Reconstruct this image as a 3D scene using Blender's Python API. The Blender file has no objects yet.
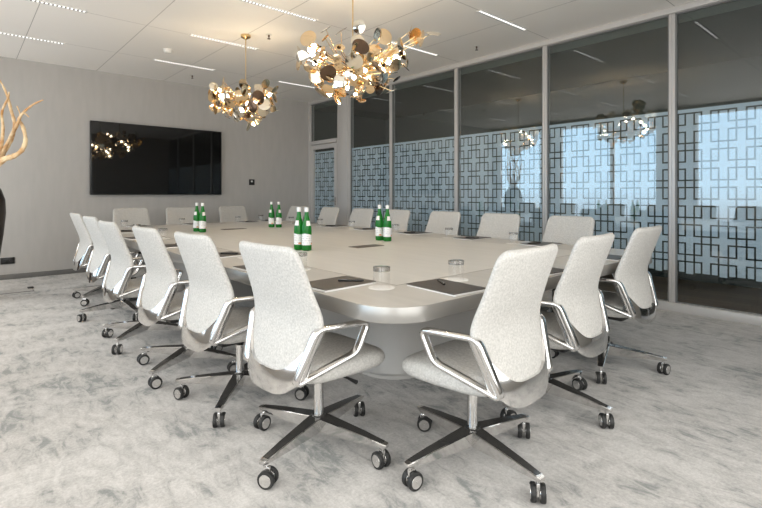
import bpy, bmesh, math, random
from mathutils import Vector, Matrix
random.seed(7)
SC = bpy.context.scene
COL = SC.collection
PI = math.pi
R = math.radians

# ------------------------------------------------------------------ camera
FPX, HORIZON, CAM_H, YAW = 477.0, 193.5, 1.2, R(41.45)
cam_d = bpy.data.cameras.new('camera')
cam_d.sensor_width = 36.0
cam_d.lens = FPX / 762 * 36.0
cam_d.shift_y = -(254 - HORIZON) / 762
cam_d.clip_start = 0.05
cam = bpy.data.objects.new('camera', cam_d)
COL.objects.link(cam)
cam.location = (0, 0, CAM_H)
cam.rotation_euler = (PI / 2, 0, -YAW)
SC.camera = cam

# ------------------------------------------------------------------ room measures (metres)
XL, XG, YB, YF, H = -0.9, 5.49, -0.75, 8.45, 3.10
XC = 7.6                      # far side of the corridor behind the glass
TX0, TX1, TY0, TY1, TZ = 1.24, 4.10, 1.34, 7.35, 0.74

# ------------------------------------------------------------------ materials
def mat(name):
    m = bpy.data.materials.new(name)
    m.use_nodes = True
    n = m.node_tree.nodes
    n.clear()
    out = n.new('ShaderNodeOutputMaterial')
    return m, n, m.node_tree.links, out

def plain(name, col, rough=0.5, metal=0.0, spec=0.5, noise=0.0, nscale=30, bump=0.0, bscale=200, coat=0.0, vec=None):
    m, n, l, out = mat(name)
    p = n.new('ShaderNodeBsdfPrincipled')
    p.inputs['Base Color'].default_value = (*col, 1)
    p.inputs['Roughness'].default_value = rough
    p.inputs['Metallic'].default_value = metal
    p.inputs['Specular IOR Level'].default_value = spec
    p.inputs['Coat Weight'].default_value = coat
    l.new(p.outputs[0], out.inputs[0])
    tc = n.new('ShaderNodeTexCoord')
    src = tc.outputs['Object']
    if vec:
        mp = n.new('ShaderNodeMapping')
        mp.inputs['Scale'].default_value = vec
        l.new(src, mp.inputs[0]); src = mp.outputs[0]
    if noise:
        t = n.new('ShaderNodeTexNoise')
        t.inputs['Scale'].default_value = nscale
        t.inputs['Detail'].default_value = 4
        l.new(src, t.inputs['Vector'])
        r = n.new('ShaderNodeMapRange')
        r.inputs['From Min'].default_value = 0.3
        r.inputs['From Max'].default_value = 0.7
        r.inputs['To Min'].default_value = 1 - noise
        r.inputs['To Max'].default_value = 1 + noise
        l.new(t.outputs['Fac'], r.inputs['Value'])
        x = n.new('ShaderNodeMix'); x.data_type = 'RGBA'; x.blend_type = 'MULTIPLY'
        x.inputs['Factor'].default_value = 1
        x.inputs['A'].default_value = (*col, 1)
        l.new(r.outputs[0], x.inputs['B'])
        l.new(x.outputs['Result'], p.inputs['Base Color'])
    if bump:
        t = n.new('ShaderNodeTexNoise')
        t.inputs['Scale'].default_value = bscale
        t.inputs['Detail'].default_value = 3
        l.new(src, t.inputs['Vector'])
        b = n.new('ShaderNodeBump')
        b.inputs['Strength'].default_value = bump
        b.inputs['Distance'].default_value = 0.004
        l.new(t.outputs['Fac'], b.inputs['Height'])
        l.new(b.outputs[0], p.inputs['Normal'])
    return m

def clear_glass(name, tint, f0, dark=0.0, rough=0.0):
    """see-through tinted sheet with mirror reflections that grow at grazing angles"""
    m, n, l, out = mat(name)
    tr = n.new('ShaderNodeBsdfTransparent'); tr.inputs[0].default_value = (*tint, 1)
    gl = n.new('ShaderNodeBsdfGlossy'); gl.inputs['Roughness'].default_value = rough
    gl.inputs['Color'].default_value = (1, 1, 1, 1)
    lw = n.new('ShaderNodeLayerWeight'); lw.inputs[0].default_value = 0.5
    pw = n.new('ShaderNodeMath'); pw.operation = 'POWER'; pw.inputs[1].default_value = 5
    l.new(lw.outputs['Facing'], pw.inputs[0])
    ma = n.new('ShaderNodeMath'); ma.operation = 'MULTIPLY_ADD'
    ma.inputs[1].default_value = 1 - f0; ma.inputs[2].default_value = f0
    l.new(pw.outputs[0], ma.inputs[0])
    mx = n.new('ShaderNodeMixShader')
    l.new(ma.outputs[0], mx.inputs[0]); l.new(tr.outputs[0], mx.inputs[1]); l.new(gl.outputs[0], mx.inputs[2])
    l.new(mx.outputs[0], out.inputs[0])
    return m

def emitter(name, col, strength):
    m, n, l, out = mat(name)
    e = n.new('ShaderNodeEmission'); e.inputs[0].default_value = (*col, 1); e.inputs[1].default_value = strength
    l.new(e.outputs[0], out.inputs[0])
    return m

def carpet_mat():
    m, n, l, out = mat('carpet')
    p = n.new('ShaderNodeBsdfPrincipled')
    p.inputs['Roughness'].default_value = 0.95
    p.inputs['Specular IOR Level'].default_value = 0.1
    p.inputs['Sheen Weight'].default_value = 0.25
    tc = n.new('ShaderNodeTexCoord')
    def noise(scale, detail, rough, dist, sc, rot):
        mp = n.new('ShaderNodeMapping'); mp.inputs['Scale'].default_value = sc; mp.inputs['Rotation'].default_value = (0, 0, rot)
        l.new(tc.outputs['Object'], mp.inputs[0])
        t = n.new('ShaderNodeTexNoise')
        t.inputs['Scale'].default_value = scale; t.inputs['Detail'].default_value = detail
        t.inputs['Roughness'].default_value = rough; t.inputs['Distortion'].default_value = dist
        l.new(mp.outputs[0], t.inputs['Vector'])
        return t.outputs['Fac']
    a = noise(2.2, 5, 0.62, 0.9, (1, 1.25, 1), 0.5)
    b = noise(10.0, 5, 0.68, 0.8, (1.7, 0.7, 1), -0.7)
    c = noise(75, 3, 0.75, 0, (1, 1, 1), 0)
    def math2(op, x, y):
        k = n.new('ShaderNodeMath'); k.operation = op
        for i, v in enumerate((x, y)):
            if isinstance(v, (int, float)): k.inputs[i].default_value = v
            else: l.new(v, k.inputs[i])
        return k.outputs[0]
    s = math2('ADD', math2('MULTIPLY', a, 0.48), math2('MULTIPLY', b, 0.52))
    r = n.new('ShaderNodeValToRGB')
    e = r.color_ramp.elements
    e[0].position = 0.38; e[0].color = (0.21, 0.222, 0.215, 1)
    e[1].position = 0.585; e[1].color = (0.50, 0.485, 0.47, 1)
    k = e.new(0.46); k.color = (0.385, 0.372, 0.36, 1)
    l.new(s, r.inputs[0])
    g = n.new('ShaderNodeMapRange'); g.inputs['From Min'].default_value = 0.3; g.inputs['From Max'].default_value = 0.7
    g.inputs['To Min'].default_value = 0.84; g.inputs['To Max'].default_value = 1.16
    l.new(c, g.inputs['Value'])
    x = n.new('ShaderNodeMix'); x.data_type = 'RGBA'; x.blend_type = 'MULTIPLY'; x.inputs['Factor'].default_value = 1
    l.new(r.outputs[0], x.inputs['A']); l.new(g.outputs[0], x.inputs['B'])
    l.new(x.outputs['Result'], p.inputs['Base Color'])
    bp = n.new('ShaderNodeBump'); bp.inputs['Strength'].default_value = 0.35; bp.inputs['Distance'].default_value = 0.006
    l.new(c, bp.inputs['Height']); l.new(bp.outputs[0], p.inputs['Normal'])
    l.new(p.outputs[0], out.inputs[0])
    return m

def ceiling_mat():
    m, n, l, out = mat('ceiling_panels')
    p = n.new('ShaderNodeBsdfPrincipled'); p.inputs['Roughness'].default_value = 0.55
    p.inputs['Specular IOR Level'].default_value = 0.3
    tc = n.new('ShaderNodeTexCoord')
    mp = n.new('ShaderNodeMapping'); mp.inputs['Location'].default_value = (-0.60 + 9.85, -1.655 + 13.8, 0)
    l.new(tc.outputs['Object'], mp.inputs[0])
    b = n.new('ShaderNodeTexBrick')
    b.offset = 0.0; b.squash = 1.0
    b.inputs['Color1'].default_value = (0.86, 0.84, 0.815, 1)
    b.inputs['Color2'].default_value = (0.85, 0.83, 0.805, 1)
    b.inputs['Mortar'].default_value = (0.42, 0.41, 0.40, 1)
    b.inputs['Scale'].default_value = 1
    b.inputs['Mortar Size'].default_value = 0.004
    b.inputs['Mortar Smooth'].default_value = 0.1
    b.inputs['Brick Width'].default_value = 0.985
    b.inputs['Row Height'].default_value = 1.38
    l.new(mp.outputs[0], b.inputs['Vector'])
    l.new(b.outputs['Color'], p.inputs['Base Color'])
    l.new(p.outputs[0], out.inputs[0])
    return m

def wood_floor_mat():
    m, n, l, out = mat('corridor_wood_floor')
    p = n.new('ShaderNodeBsdfPrincipled'); p.inputs['Roughness'].default_value = 0.4
    tc = n.new('ShaderNodeTexCoord')
    mp = n.new('ShaderNodeMapping'); mp.inputs['Rotation'].default_value = (0, 0, PI / 2)
    l.new(tc.outputs['Object'], mp.inputs[0])
    b = n.new('ShaderNodeTexBrick')
    b.inputs['Color1'].default_value = (0.36, 0.23, 0.14, 1); b.inputs['Color2'].default_value = (0.27, 0.165, 0.10, 1)
    b.inputs['Mortar'].default_value = (0.04, 0.025, 0.015, 1)
    b.inputs['Scale'].default_value = 1; b.inputs['Mortar Size'].default_value = 0.003
    b.inputs['Brick Width'].default_value = 1.2; b.inputs['Row Height'].default_value = 0.14
    l.new(mp.outputs[0], b.inputs['Vector']); l.new(b.outputs['Color'], p.inputs['Base Color'])
    l.new(p.outputs[0], out.inputs[0])
    return m

def film_mat():
    m, n, l, out = mat('frosted_film')
    d = n.new('ShaderNodeBsdfDiffuse'); d.inputs[0].default_value = (0.62, 0.70, 0.79, 1)
    t = n.new('ShaderNodeBsdfTranslucent'); t.inputs[0].default_value = (0.45, 0.55, 0.62, 1)
    mx = n.new('ShaderNodeMixShader'); mx.inputs[0].default_value = 0.12
    l.new(d.outputs[0], mx.inputs[1]); l.new(t.outputs[0], mx.inputs[2]); l.new(mx.outputs[0], out.inputs[0])
    return m

def bottle_mat():
    m, n, l, out = mat('green_bottle_glass')
    p = n.new('ShaderNodeBsdfPrincipled')
    p.inputs['Base Color'].default_value = (0.02, 0.22, 0.035, 1); p.inputs['Roughness'].default_value = 0.06
    t = n.new('ShaderNodeBsdfTranslucent'); t.inputs[0].default_value = (0.06, 0.55, 0.08, 1)
    tr = n.new('ShaderNodeBsdfTransparent'); tr.inputs[0].default_value = (0.10, 0.60, 0.12, 1)
    m1 = n.new('ShaderNodeMixShader'); m1.inputs[0].default_value = 0.3
    m2 = n.new('ShaderNodeMixShader'); m2.inputs[0].default_value = 0.25
    l.new(p.outputs[0], m1.inputs[1]); l.new(t.outputs[0], m1.inputs[2])
    l.new(m1.outputs[0], m2.inputs[1]); l.new(tr.outputs[0], m2.inputs[2]); l.new(m2.outputs[0], out.inputs[0])
    return m

def twig_mat():
    m, n, l, out = mat('dried_branch_bark')
    p = n.new('ShaderNodeBsdfPrincipled'); p.inputs['Roughness'].default_value = 0.7
    tc = n.new('ShaderNodeTexCoord')
    t = n.new('ShaderNodeTexNoise'); t.inputs['Scale'].default_value = 9; t.inputs['Detail'].default_value = 5
    l.new(tc.outputs['Object'], t.inputs['Vector'])
    r = n.new('ShaderNodeValToRGB'); e = r.color_ramp.elements
    e[0].position = 0.35; e[0].color = (0.50, 0.24, 0.08, 1)
    e[1].position = 0.62; e[1].color = (0.82, 0.64, 0.40, 1)
    l.new(t.outputs['Fac'], r.inputs[0]); l.new(r.outputs[0], p.inputs['Base Color'])
    l.new(p.outputs[0], out.inputs[0])
    return m

def label_mat():
    """white paper label: grey lines of small print and an orange patch low on one side"""
    m, n, l, out = mat('bottle_label_paper')
    p = n.new('ShaderNodeBsdfPrincipled'); p.inputs['Roughness'].default_value = 0.6
    tc = n.new('ShaderNodeTexCoord')
    sx = n.new('ShaderNodeSeparateXYZ'); l.new(tc.outputs['Object'], sx.inputs[0])
    w = n.new('ShaderNodeMath'); w.operation = 'PINGPONG'; w.inputs[1].default_value = 0.009
    l.new(sx.outputs['Z'], w.inputs[0])
    g = n.new('ShaderNodeMath'); g.operation = 'GREATER_THAN'; g.inputs[1].default_value = 0.0068
    l.new(w.outputs[0], g.inputs[0])
    nz = n.new('ShaderNodeTexNoise'); nz.inputs['Scale'].default_value = 90
    l.new(tc.outputs['Object'], nz.inputs['Vector'])
    g2 = n.new('ShaderNodeMath'); g2.operation = 'GREATER_THAN'; g2.inputs[1].default_value = 0.5
    l.new(nz.outputs['Fac'], g2.inputs[0])
    mu = n.new('ShaderNodeMath'); mu.operation = 'MULTIPLY'
    l.new(g.outputs[0], mu.inputs[0]); l.new(g2.outputs[0], mu.inputs[1])
    x = n.new('ShaderNodeMix'); x.data_type = 'RGBA'
    x.inputs['A'].default_value = (0.80, 0.80, 0.80, 1); x.inputs['B'].default_value = (0.38, 0.40, 0.44, 1)
    l.new(mu.outputs[0], x.inputs['Factor'])
    l.new(x.outputs['Result'], p.inputs['Base Color'])
    l.new(p.outputs[0], out.inputs[0])
    return m

M = dict(
    fabric=plain('boucle_fabric', (0.49, 0.475, 0.452), 0.95, spec=0.15, noise=0.17, nscale=120, bump=0.5, bscale=230),
    chrome=plain('polished_aluminium', (0.78, 0.77, 0.76), 0.09, metal=1.0),
    darkmetal=plain('dark_polished_metal', (0.035, 0.034, 0.033), 0.12, metal=0.0, spec=0.6),
    black=plain('black_plastic', (0.018, 0.018, 0.018), 0.4),
    tyre=plain('caster_tyre', (0.015, 0.015, 0.015), 0.55),
    tabletop=plain('greige_table_veneer', (0.50, 0.468, 0.428), 0.34, spec=0.4, noise=0.045, nscale=3.0, vec=(6, 0.6, 1)),
    tablecentre=plain('greige_centre_veneer', (0.60, 0.57, 0.528), 0.34, spec=0.4, noise=0.04, nscale=3.0, vec=(6, 0.6, 1)),
    seam=plain('table_seam', (0.24, 0.215, 0.19), 0.6),
    edge=plain('satin_edge_band', (0.36, 0.345, 0.325), 0.34, metal=0.6),
    pedestal=plain('satin_grey_pedestal', (0.52, 0.50, 0.475), 0.42, metal=0.0),
    wall=plain('grey_wall_paint', (0.46, 0.445, 0.43), 0.8, spec=0.2, noise=0.03, nscale=14, vec=(1, 1, 0.2)),
    wallback=plain('warm_grey_wall_paint', (0.42, 0.39, 0.35), 0.8, spec=0.2, noise=0.03, nscale=10),
    darkwood=plain('dark_oak_veneer', (0.06, 0.05, 0.042), 0.5, noise=0.2, nscale=6, vec=(8, 8, 0.6)),
    base=plain('baseboard_grey', (0.14, 0.137, 0.132), 0.6, noise=0.1, nscale=8),
    alu=plain('silver_frame', (0.56, 0.545, 0.535), 0.42, metal=0.15),
    dark=plain('corridor_dark', (0.075, 0.09, 0.08), 0.7, noise=0.1, nscale=2),
    gasket=plain('grey_gasket', (0.22, 0.22, 0.22), 0.7),
    ceil=ceiling_mat(), carpet=carpet_mat(), cwood=wood_floor_mat(), film=film_mat(),
    pane=clear_glass('smoked_partition_glass', (0.91, 0.94, 0.94), 0.07),
    winpane=clear_glass('window_glass', (0.97, 0.98, 0.98), 0.02),
    tumbler=clear_glass('tumbler_glass', (0.985, 0.985, 0.985), 0.025),
    tumblerbase=clear_glass('tumbler_thick_base', (0.70, 0.69, 0.68), 0.10, rough=0.05),
    screen=plain('screen_glass', (0.006, 0.006, 0.006), 0.03, spec=0.55),
    bezel=plain('screen_bezel', (0.01, 0.01, 0.01), 0.3),
    gold=plain('champagne_gold', (0.86, 0.66, 0.42), 0.10, metal=1.0),
    pale=plain('pale_nickel', (0.85, 0.79, 0.68), 0.09, metal=1.0),
    bronze=plain('dark_bronze', (0.16, 0.11, 0.08), 0.18, metal=1.0),
    brass=plain('polished_brass', (0.75, 0.56, 0.30), 0.15, metal=1.0),
    bulb=emitter('warm_bulb', (1.0, 0.81, 0.54), 110.0),
    lamp=emitter('diffuser_light', (1.0, 0.97, 0.93), 1.5),
    white=plain('white_plastic', (0.72, 0.72, 0.70), 0.45),
    slot=plain('diffuser_slot', (0.22, 0.215, 0.21), 0.6),
    coaster=plain('white_paper_doily', (0.74, 0.72, 0.69), 0.8),
    paper=plain('white_paper', (0.76, 0.75, 0.73), 0.8),
    cover=plain('dark_taupe_leather', (0.075, 0.063, 0.055), 0.42, noise=0.12, nscale=60),
    pen=plain('black_pen', (0.012, 0.012, 0.012), 0.25),
    socket=plain('dark_brown_lid', (0.10, 0.08, 0.065), 0.4),
    bottle=bottle_mat(), label=label_mat(), cap=plain('white_bottle_cap', (0.76, 0.76, 0.75), 0.4),
    orange=plain('orange_print', (0.75, 0.30, 0.10), 0.6),
    vase=plain('dark_brown_glaze', (0.035, 0.026, 0.022), 0.35, noise=0.15, nscale=6),
    twig=twig_mat(),
    lid=plain('floor_lid_carpet', (0.40, 0.39, 0.38), 0.9, noise=0.1, nscale=40),
)

# ------------------------------------------------------------------ mesh helpers
class MB:
    def __init__(s): s.v = []; s.f = []; s.m = []
    def add(s, verts, faces, mi=0):
        o = len(s.v); s.v += [tuple(v) for v in verts]
        for f in faces: s.f.append([i + o for i in f]); s.m.append(mi)
        return s
    def box(s, x0, x1, y0, y1, z0, z1, mi=0):
        v = [(x0, y0, z0), (x1, y0, z0), (x1, y1, z0), (x0, y1, z0), (x0, y0, z1), (x1, y0, z1), (x1, y1, z1), (x0, y1, z1)]
        return s.add(v, [(3, 2, 1, 0), (4, 5, 6, 7), (0, 1, 5, 4), (1, 2, 6, 5), (2, 3, 7, 6), (3, 0, 4, 7)], mi)
    def rbox(s, x0, x1, y0, y1, z0, z1, b=0.004, seg=2, mi=0):
        bm = bmesh.new()
        bmesh.ops.create_cube(bm, size=1)
        for v in bm.verts:
            v.co = Vector(((x0 + x1) / 2 + v.co.x * (x1 - x0), (y0 + y1) / 2 + v.co.y * (y1 - y0), (z0 + z1) / 2 + v.co.z * (z1 - z0)))
        bmesh.ops.bevel(bm, geom=bm.edges[:], offset=b, segments=seg, affect='EDGES', profile=0.5)
        bm.verts.index_update()
        s.add([v.co[:] for v in bm.verts], [[v.index for v in f.verts] for f in bm.faces], mi)
        bm.free(); return s
    def loft(s, loops, caps=(True, True), closed=True, mi=0):
        n = len(loops[0]); v = [p for lp in loops for p in lp]; f = []
        for i in range(len(loops) - 1):
            for j in range(n if closed else n - 1):
                k = (j + 1) % n
                f.append((i * n + j, i * n + k, (i + 1) * n + k, (i + 1) * n + j))
        if caps[0]: f.append(list(range(n))[::-1])
        if caps[1]: f.append([(len(loops) - 1) * n + j for j in range(n)])
        return s.add(v, f, mi)
    def lathe(s, prof, n=24, cx=0, cy=0, cz=0, mi=0, caps=(True, True)):
        return s.loft([[(cx + r * math.cos(2 * PI * j / n), cy + r * math.sin(2 * PI * j / n), cz + z) for j in range(n)] for r, z in prof], caps, mi=mi)
    def tube(s, pts, rad, n=8, mi=0, closed=False):
        pts = [Vector(p) for p in pts]
        rads = rad if isinstance(rad, (list, tuple)) else [rad] * len(pts)
        loops = []; up = None
        for i, p in enumerate(pts):
            a = pts[max(0, i - 1)]; b = pts[min(len(pts) - 1, i + 1)]
            t = (b - a).normalized()
            if up is None:
                up = Vector((0, 0, 1)) if abs(t.z) < 0.9 else Vector((1, 0, 0))
            x = (up - t * up.dot(t)).normalized(); up = x
            y = t.cross(x)
            loops.append([p + (x * math.cos(2 * PI * j / n) + y * math.sin(2 * PI * j / n)) * rads[i] for j in range(n)])
        return s.loft(loops, mi=mi)
    def xf(s, mtx):
        s.v = [tuple(mtx @ Vector(v)) for v in s.v]; return s
    def join(s, o, mtx=None, dm=0):
        s.add([tuple(mtx @ Vector(v)) if mtx else v for v in o.v], o.f, 0)
        s.m[-len(o.f):] = [k + dm for k in o.m] if o.f else []
        return s
    def mesh(s, name, mats, smooth=True, angle=38):
        me = bpy.data.meshes.new(name)
        me.from_pydata(s.v, [], s.f)
        for m in (mats if isinstance(mats, (list, tuple)) else [mats]): me.materials.append(m)
        me.polygons.foreach_set('material_index', s.m)
        bm = bmesh.new(); bm.from_mesh(me)
        bmesh.ops.recalc_face_normals(bm, faces=bm.faces[:])
        bm.to_mesh(me); bm.free()
        if smooth:
            me.polygons.foreach_set('use_smooth', [True] * len(me.polygons))
            me.set_sharp_from_angle(angle=R(angle))
        me.update()
        return me
    def build(s, name, mats, parent=None, smooth=True, angle=38, loc=None, label=None):
        o = bpy.data.objects.new(name, s.mesh(name, mats, smooth, angle))
        COL.objects.link(o)
        if parent: o.parent = parent
        if loc: o.location = loc
        if label: o['label'] = label
        return o

def tag(o, label, cat, group=None, kind=None):
    o['label'] = label; o['category'] = cat
    if group: o['group'] = group
    if kind: o['kind'] = kind
    return o
def empty(name, loc=(0, 0, 0), rz=0.0):
    o = bpy.data.objects.new(name, None); COL.objects.link(o)
    o.empty_display_size = 0.1
    o.location = loc; o.rotation_euler = (0, 0, rz)
    return o
def struct(o, label, cat):
    return tag(o, label, cat, kind='structure')
def copy_tree(o, parent=None):
    c = o.copy(); COL.objects.link(c)
    if parent: c.parent = parent
    for ch in list(o.children): copy_tree(ch, c)
    return c
def superell(w, d, n, k=32):
    pts = []
    for j in range(k):
        t = 2 * PI * j / k; c, s = math.cos(t), math.sin(t)
        pts.append((math.copysign(abs(c) ** (2 / n), c) * w, math.copysign(abs(s) ** (2 / n), s) * d))
    return pts
def rrect(x0, x1, y0, y1, r, k=8):
    pts = []
    for cx, cy, a0 in ((x1 - r, y1 - r, 0), (x0 + r, y1 - r, 90), (x0 + r, y0 + r, 180), (x1 - r, y0 + r, 270)):
        for i in range(k + 1):
            a = R(a0 + 90 * i / k); pts.append((cx + r * math.cos(a), cy + r * math.sin(a)))
    return pts
def lerp(tab, x):
    for (a, u), (b, v) in zip(tab, tab[1:]):
        if x <= b:
            t = max(0, (x - a) / (b - a)); return u + (v - u) * t
    return tab[-1][1]
def smoothtab(tab, x, h=0.03):
    return sum(lerp(tab, x + d * h) for d in (-1, -0.5, 0, 0.5, 1)) / 5

# ------------------------------------------------------------------ room shell
struct(MB().box(XL - 0.15, XG, YB - 0.15, YF + 0.1, -0.12, 0).build('floor', M['carpet'], smooth=False), 'light grey mottled cut-pile carpet across the meeting room', 'floor')
struct(MB().box(XG, XC, YB - 0.15, YF + 0.1, -0.12, -0.005).build('floor_corridor', M['cwood'], smooth=False), 'brown wooden corridor floor behind the glass partition', 'floor')
struct(MB().box(XL - 0.15, XG + 0.06, YB - 0.15, YF + 0.1, H, H + 0.12).build('ceiling', M['ceil'], smooth=False), 'pale grey panelled ceiling with narrow joints', 'ceiling')
struct(MB().box(XG + 0.06, XC, YB - 0.15, YF + 0.1, H - 0.15, H + 0.12).build('ceiling_corridor', M['dark'], smooth=False), 'dark corridor ceiling behind the glass partition', 'ceiling')
struct(MB().box(XL - 0.15, XG + 0.1, YF, YF + 0.12, 0, H).build('wall_far', M['wall'], smooth=False), 'plain grey end wall carrying the television', 'wall')
NW0, NW1, NZ0, NZ1 = -0.6, 3.2, 0.25, 2.95
struct(MB().box(XL - 0.15, NW0, YB - 0.12, YB, 0, H).box(NW1, XG + 0.1, YB - 0.12, YB, 0, H).box(NW0, NW1, YB - 0.12, YB, 0, NZ0).box(NW0, NW1, YB - 0.12, YB, NZ1, H).build('wall_near', M['wallback'], smooth=False), 'warm grey wall behind the camera', 'wall')
struct(MB().box(XC, XC + 0.1, YB - 0.15, YF + 0.1, -0.12, H).build('wall_corridor', M['dark'], smooth=False), 'dark corridor wall behind the glass partition', 'wall')
struct(MB().box(XG + 0.1, XC, YF, YF + 0.12, -0.12, H).build('wall_corridor_far', M['dark'], smooth=False), 'dark end of the corridor beyond the glass door', 'wall')
struct(MB().box(XG + 0.1, XC, YB - 0.12, YB, -0.12, H).build('wall_corridor_near', M['dark'], smooth=False), 'dark near end of the corridor', 'wall')
struct(MB().rbox(XL, XG - 0.06, YF - 0.018, YF, 0, 0.07, 0.004).build('baseboard_far', M['base']), 'dark grey skirting along the end wall', 'baseboard')
# left window wall: piers, head and tall glazed openings
WIN = [(-0.55, 3.25, (1.3,)), (3.95, 6.35, (5.0,)), (6.85, 8.25, ())]
WZ0, WZ1 = 0.25, 2.95
w = MB()
ys = [YB - 0.15] + [v for a, b, _ in WIN for v in (a, b)] + [YF + 0.12]
for i in range(0, len(ys), 2): w.box(XL - 0.15, XL, ys[i], ys[i + 1], 0, H)
for a, b, _ in WIN:
    w.box(XL - 0.15, XL, a, b, WZ1, H); w.box(XL - 0.15, XL, a, b, 0, WZ0)
struct(w.build('wall_left', M['wall'], smooth=False), 'grey window wall with piers on the left', 'wall')
for i, (a, b, mul) in enumerate(WIN):
    o = empty('window_%d' % (i + 1), (XL - 0.08, (a + b) / 2, WZ0)); c = (a + b) / 2; hh = WZ1 - WZ0
    struct(o, 'tall daylight window in the left wall', 'window')
    f = MB()
    for y0, y1 in [(a - c, a - c + 0.06), (b - c - 0.06, b - c)] + [(m - c - 0.04, m - c + 0.04) for m in mul]: f.box(-0.04, 0.04, y0, y1, 0.06, hh - 0.06)
    f.box(-0.04, 0.04, a - c, b - c, 0, 0.06); f.box(-0.04, 0.04, a - c, b - c, hh - 0.06, hh)
    f.build('window_frame', M['alu'], o, smooth=False)
    MB().box(-0.005, 0.005, a - c + 0.05, b - c - 0.05, 0.05, hh - 0.05).build('window_pane', M['winpane'], o, smooth=False)
    pl = bpy.data.lights.new('daylight_portal', 'AREA'); pl.shape = 'RECTANGLE'; pl.size = hh; pl.size_y = b - a
    po = bpy.data.objects.new('daylight_portal', pl); COL.objects.link(po)
    po.location = (XL - 0.16, c, (WZ0 + WZ1) / 2); po.rotation_euler = (0, -PI / 2, 0)
    pl.cycles.is_portal = True

o = empty('window_11', ((NW0 + NW1) / 2, YB - 0.06, NZ0)); c = (NW0 + NW1) / 2; hh = NZ1 - NZ0  # unseen window added to give frontal fill on the chair backs
struct(o, 'wide added fill-light window behind the camera', 'window')
f = MB()
for x in (NW0 + 0.03, 0.65, 1.95, NW1 - 0.03): f.box(x - c - 0.03, x - c + 0.03, -0.04, 0.04, 0.06, hh - 0.06)
f.box(NW0 - c, NW1 - c, -0.04, 0.04, 0, 0.06); f.box(NW0 - c, NW1 - c, -0.04, 0.04, hh - 0.06, hh)
f.build('window_frame', M['alu'], o, smooth=False)
MB().box(NW0 - c + 0.05, NW1 - c - 0.05, -0.005, 0.005, 0.05, hh - 0.05).build('window_pane', M['winpane'], o, smooth=False)
pl = bpy.data.lights.new('daylight_portal', 'AREA'); pl.shape = 'RECTANGLE'; pl.size = NW1 - NW0; pl.size_y = hh
po = bpy.data.objects.new('daylight_portal', pl); COL.objects.link(po)
po.location = (c, YB - 0.13, (NZ0 + NZ1) / 2); po.rotation_euler = (PI / 2, 0, 0)
pl.cycles.is_portal = True

# ------------------------------------------------------------------ glass partition on the right
POSTS = [8.42, 7.44, 7.09, 5.95, 4.53, 3.11, 1.69, 0.27, YB]
FZ0, FZ1 = 0.39, 2.05
def film_mesh(y0, y1, z0, z1, x):
    """frosted film with cut-out lines: a checkerboard of open squares whose lines run on and cross at every second gap"""
    PY, PZ, t = 0.1415, 0.187, 0.015
    sy, sz = 0.078, 0.129
    def lines(lo, hi, pitch, size, org):
        """list of (a, b, kind, index): kind L/R line, S inside square, G gap"""
        out = []; k = math.floor((lo - org) / pitch) - 1
        while org + k * pitch < hi:
            b = org + k * pitch
            for a, c, kd in ((b, b + t, 'L'), (b + t, b + size - t, 'S'), (b + size - t, b + size, 'R'), (b + size, b + pitch, 'G')):
                a2, c2 = max(a, lo), min(c, hi)
                if c2 - a2 > 1e-5: out.append((a2, c2, kd, k))
            k += 1
        return out
    ly = lines(y0, y1, PY, sy, 0.30); lz = lines(z0, z1 - 0.035, PZ, sz, z1 - 0.035 - 0.129 - 12 * PZ)
    lz.append((z1 - 0.035, z1, 'T', 99))
    mb = MB()
    for (a, b, ky, iy) in ly:
        for (c, d, kz, iz) in lz:
            cut = False
            if kz != 'T':
                if ky in 'LR' and kz in 'LSR': cut = True
                elif kz in 'LR' and ky == 'S': cut = True
                elif ky in 'LR' and kz == 'G':      # vertical line carried through the gap above square iz
                    gy = iy if ky == 'R' else iy - 1
                    cut = (gy + iz) % 2 == 0
                elif kz in 'LR' and ky == 'G':
                    gz = iz if kz == 'R' else iz - 1
                    cut = (iy + gz) % 2 == 0
            if not cut: mb.add([(x, a, c), (x, b, c), (x, b, d), (x, a, d)], [(0, 1, 2, 3)])
    me = mb
    return me
pane_names = ['sixth', 'fifth', 'fourth', 'third', 'second', 'nearest', 'out of frame']
def glass_bay(name, y0, y1, z0, z1, label, film=True):
    o = empty(name, (XG, (y0 + y1) / 2, 0)); c = (y0 + y1) / 2; struct(o, label, 'glass partition')
    MB().box(0.0, 0.012, y0 - c, y1 - c, z0, z1).build('glass_pane', M['pane'], o, smooth=False)
    fr = MB()
    g = 0.012
    fr.box(-0.012, 0.024, y0 - c, y0 - c + g, z0, z1); fr.box(-0.012, 0.024, y1 - c - g, y1 - c, z0, z1)
    fr.box(-0.012, 0.024, y0 - c, y1 - c, z0, z0 + g); fr.box(-0.012, 0.024, y0 - c, y1 - c, z1 - g, z1)
    fr.build('gasket', M['gasket'], o, smooth=False)
    if film:
        fm = film_mesh(y0 + g, y1 - g, max(FZ0, z0 + g), FZ1, 0)
        fm.v = [(0.0165, v[1] - c, v[2]) for v in fm.v]
        fm.build('frosted_film', M['film'], o, smooth=False)
    return o
names = ['window_4', 'window_5', 'window_6', 'window_7', 'window_8', 'window_9']
seq = list(zip(POSTS[2:], POSTS[3:]))
labs = ['narrow glass pane beside the solid panel near the door', 'glass pane behind the second-farthest stretch of chairs', 'glass pane in the middle of the partition',
        'glass pane right of the middle, mirroring the windows', 'wide glass pane behind the nearest right-side chairs', 'rightmost glass pane cut by the picture edge']
PH = 0.028
for nm, (a, b), lb in zip(names, seq, labs):
    glass_bay(nm, b + PH, a - PH, 0.085, H - 0.06, lb)
tr_i = 1
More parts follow.
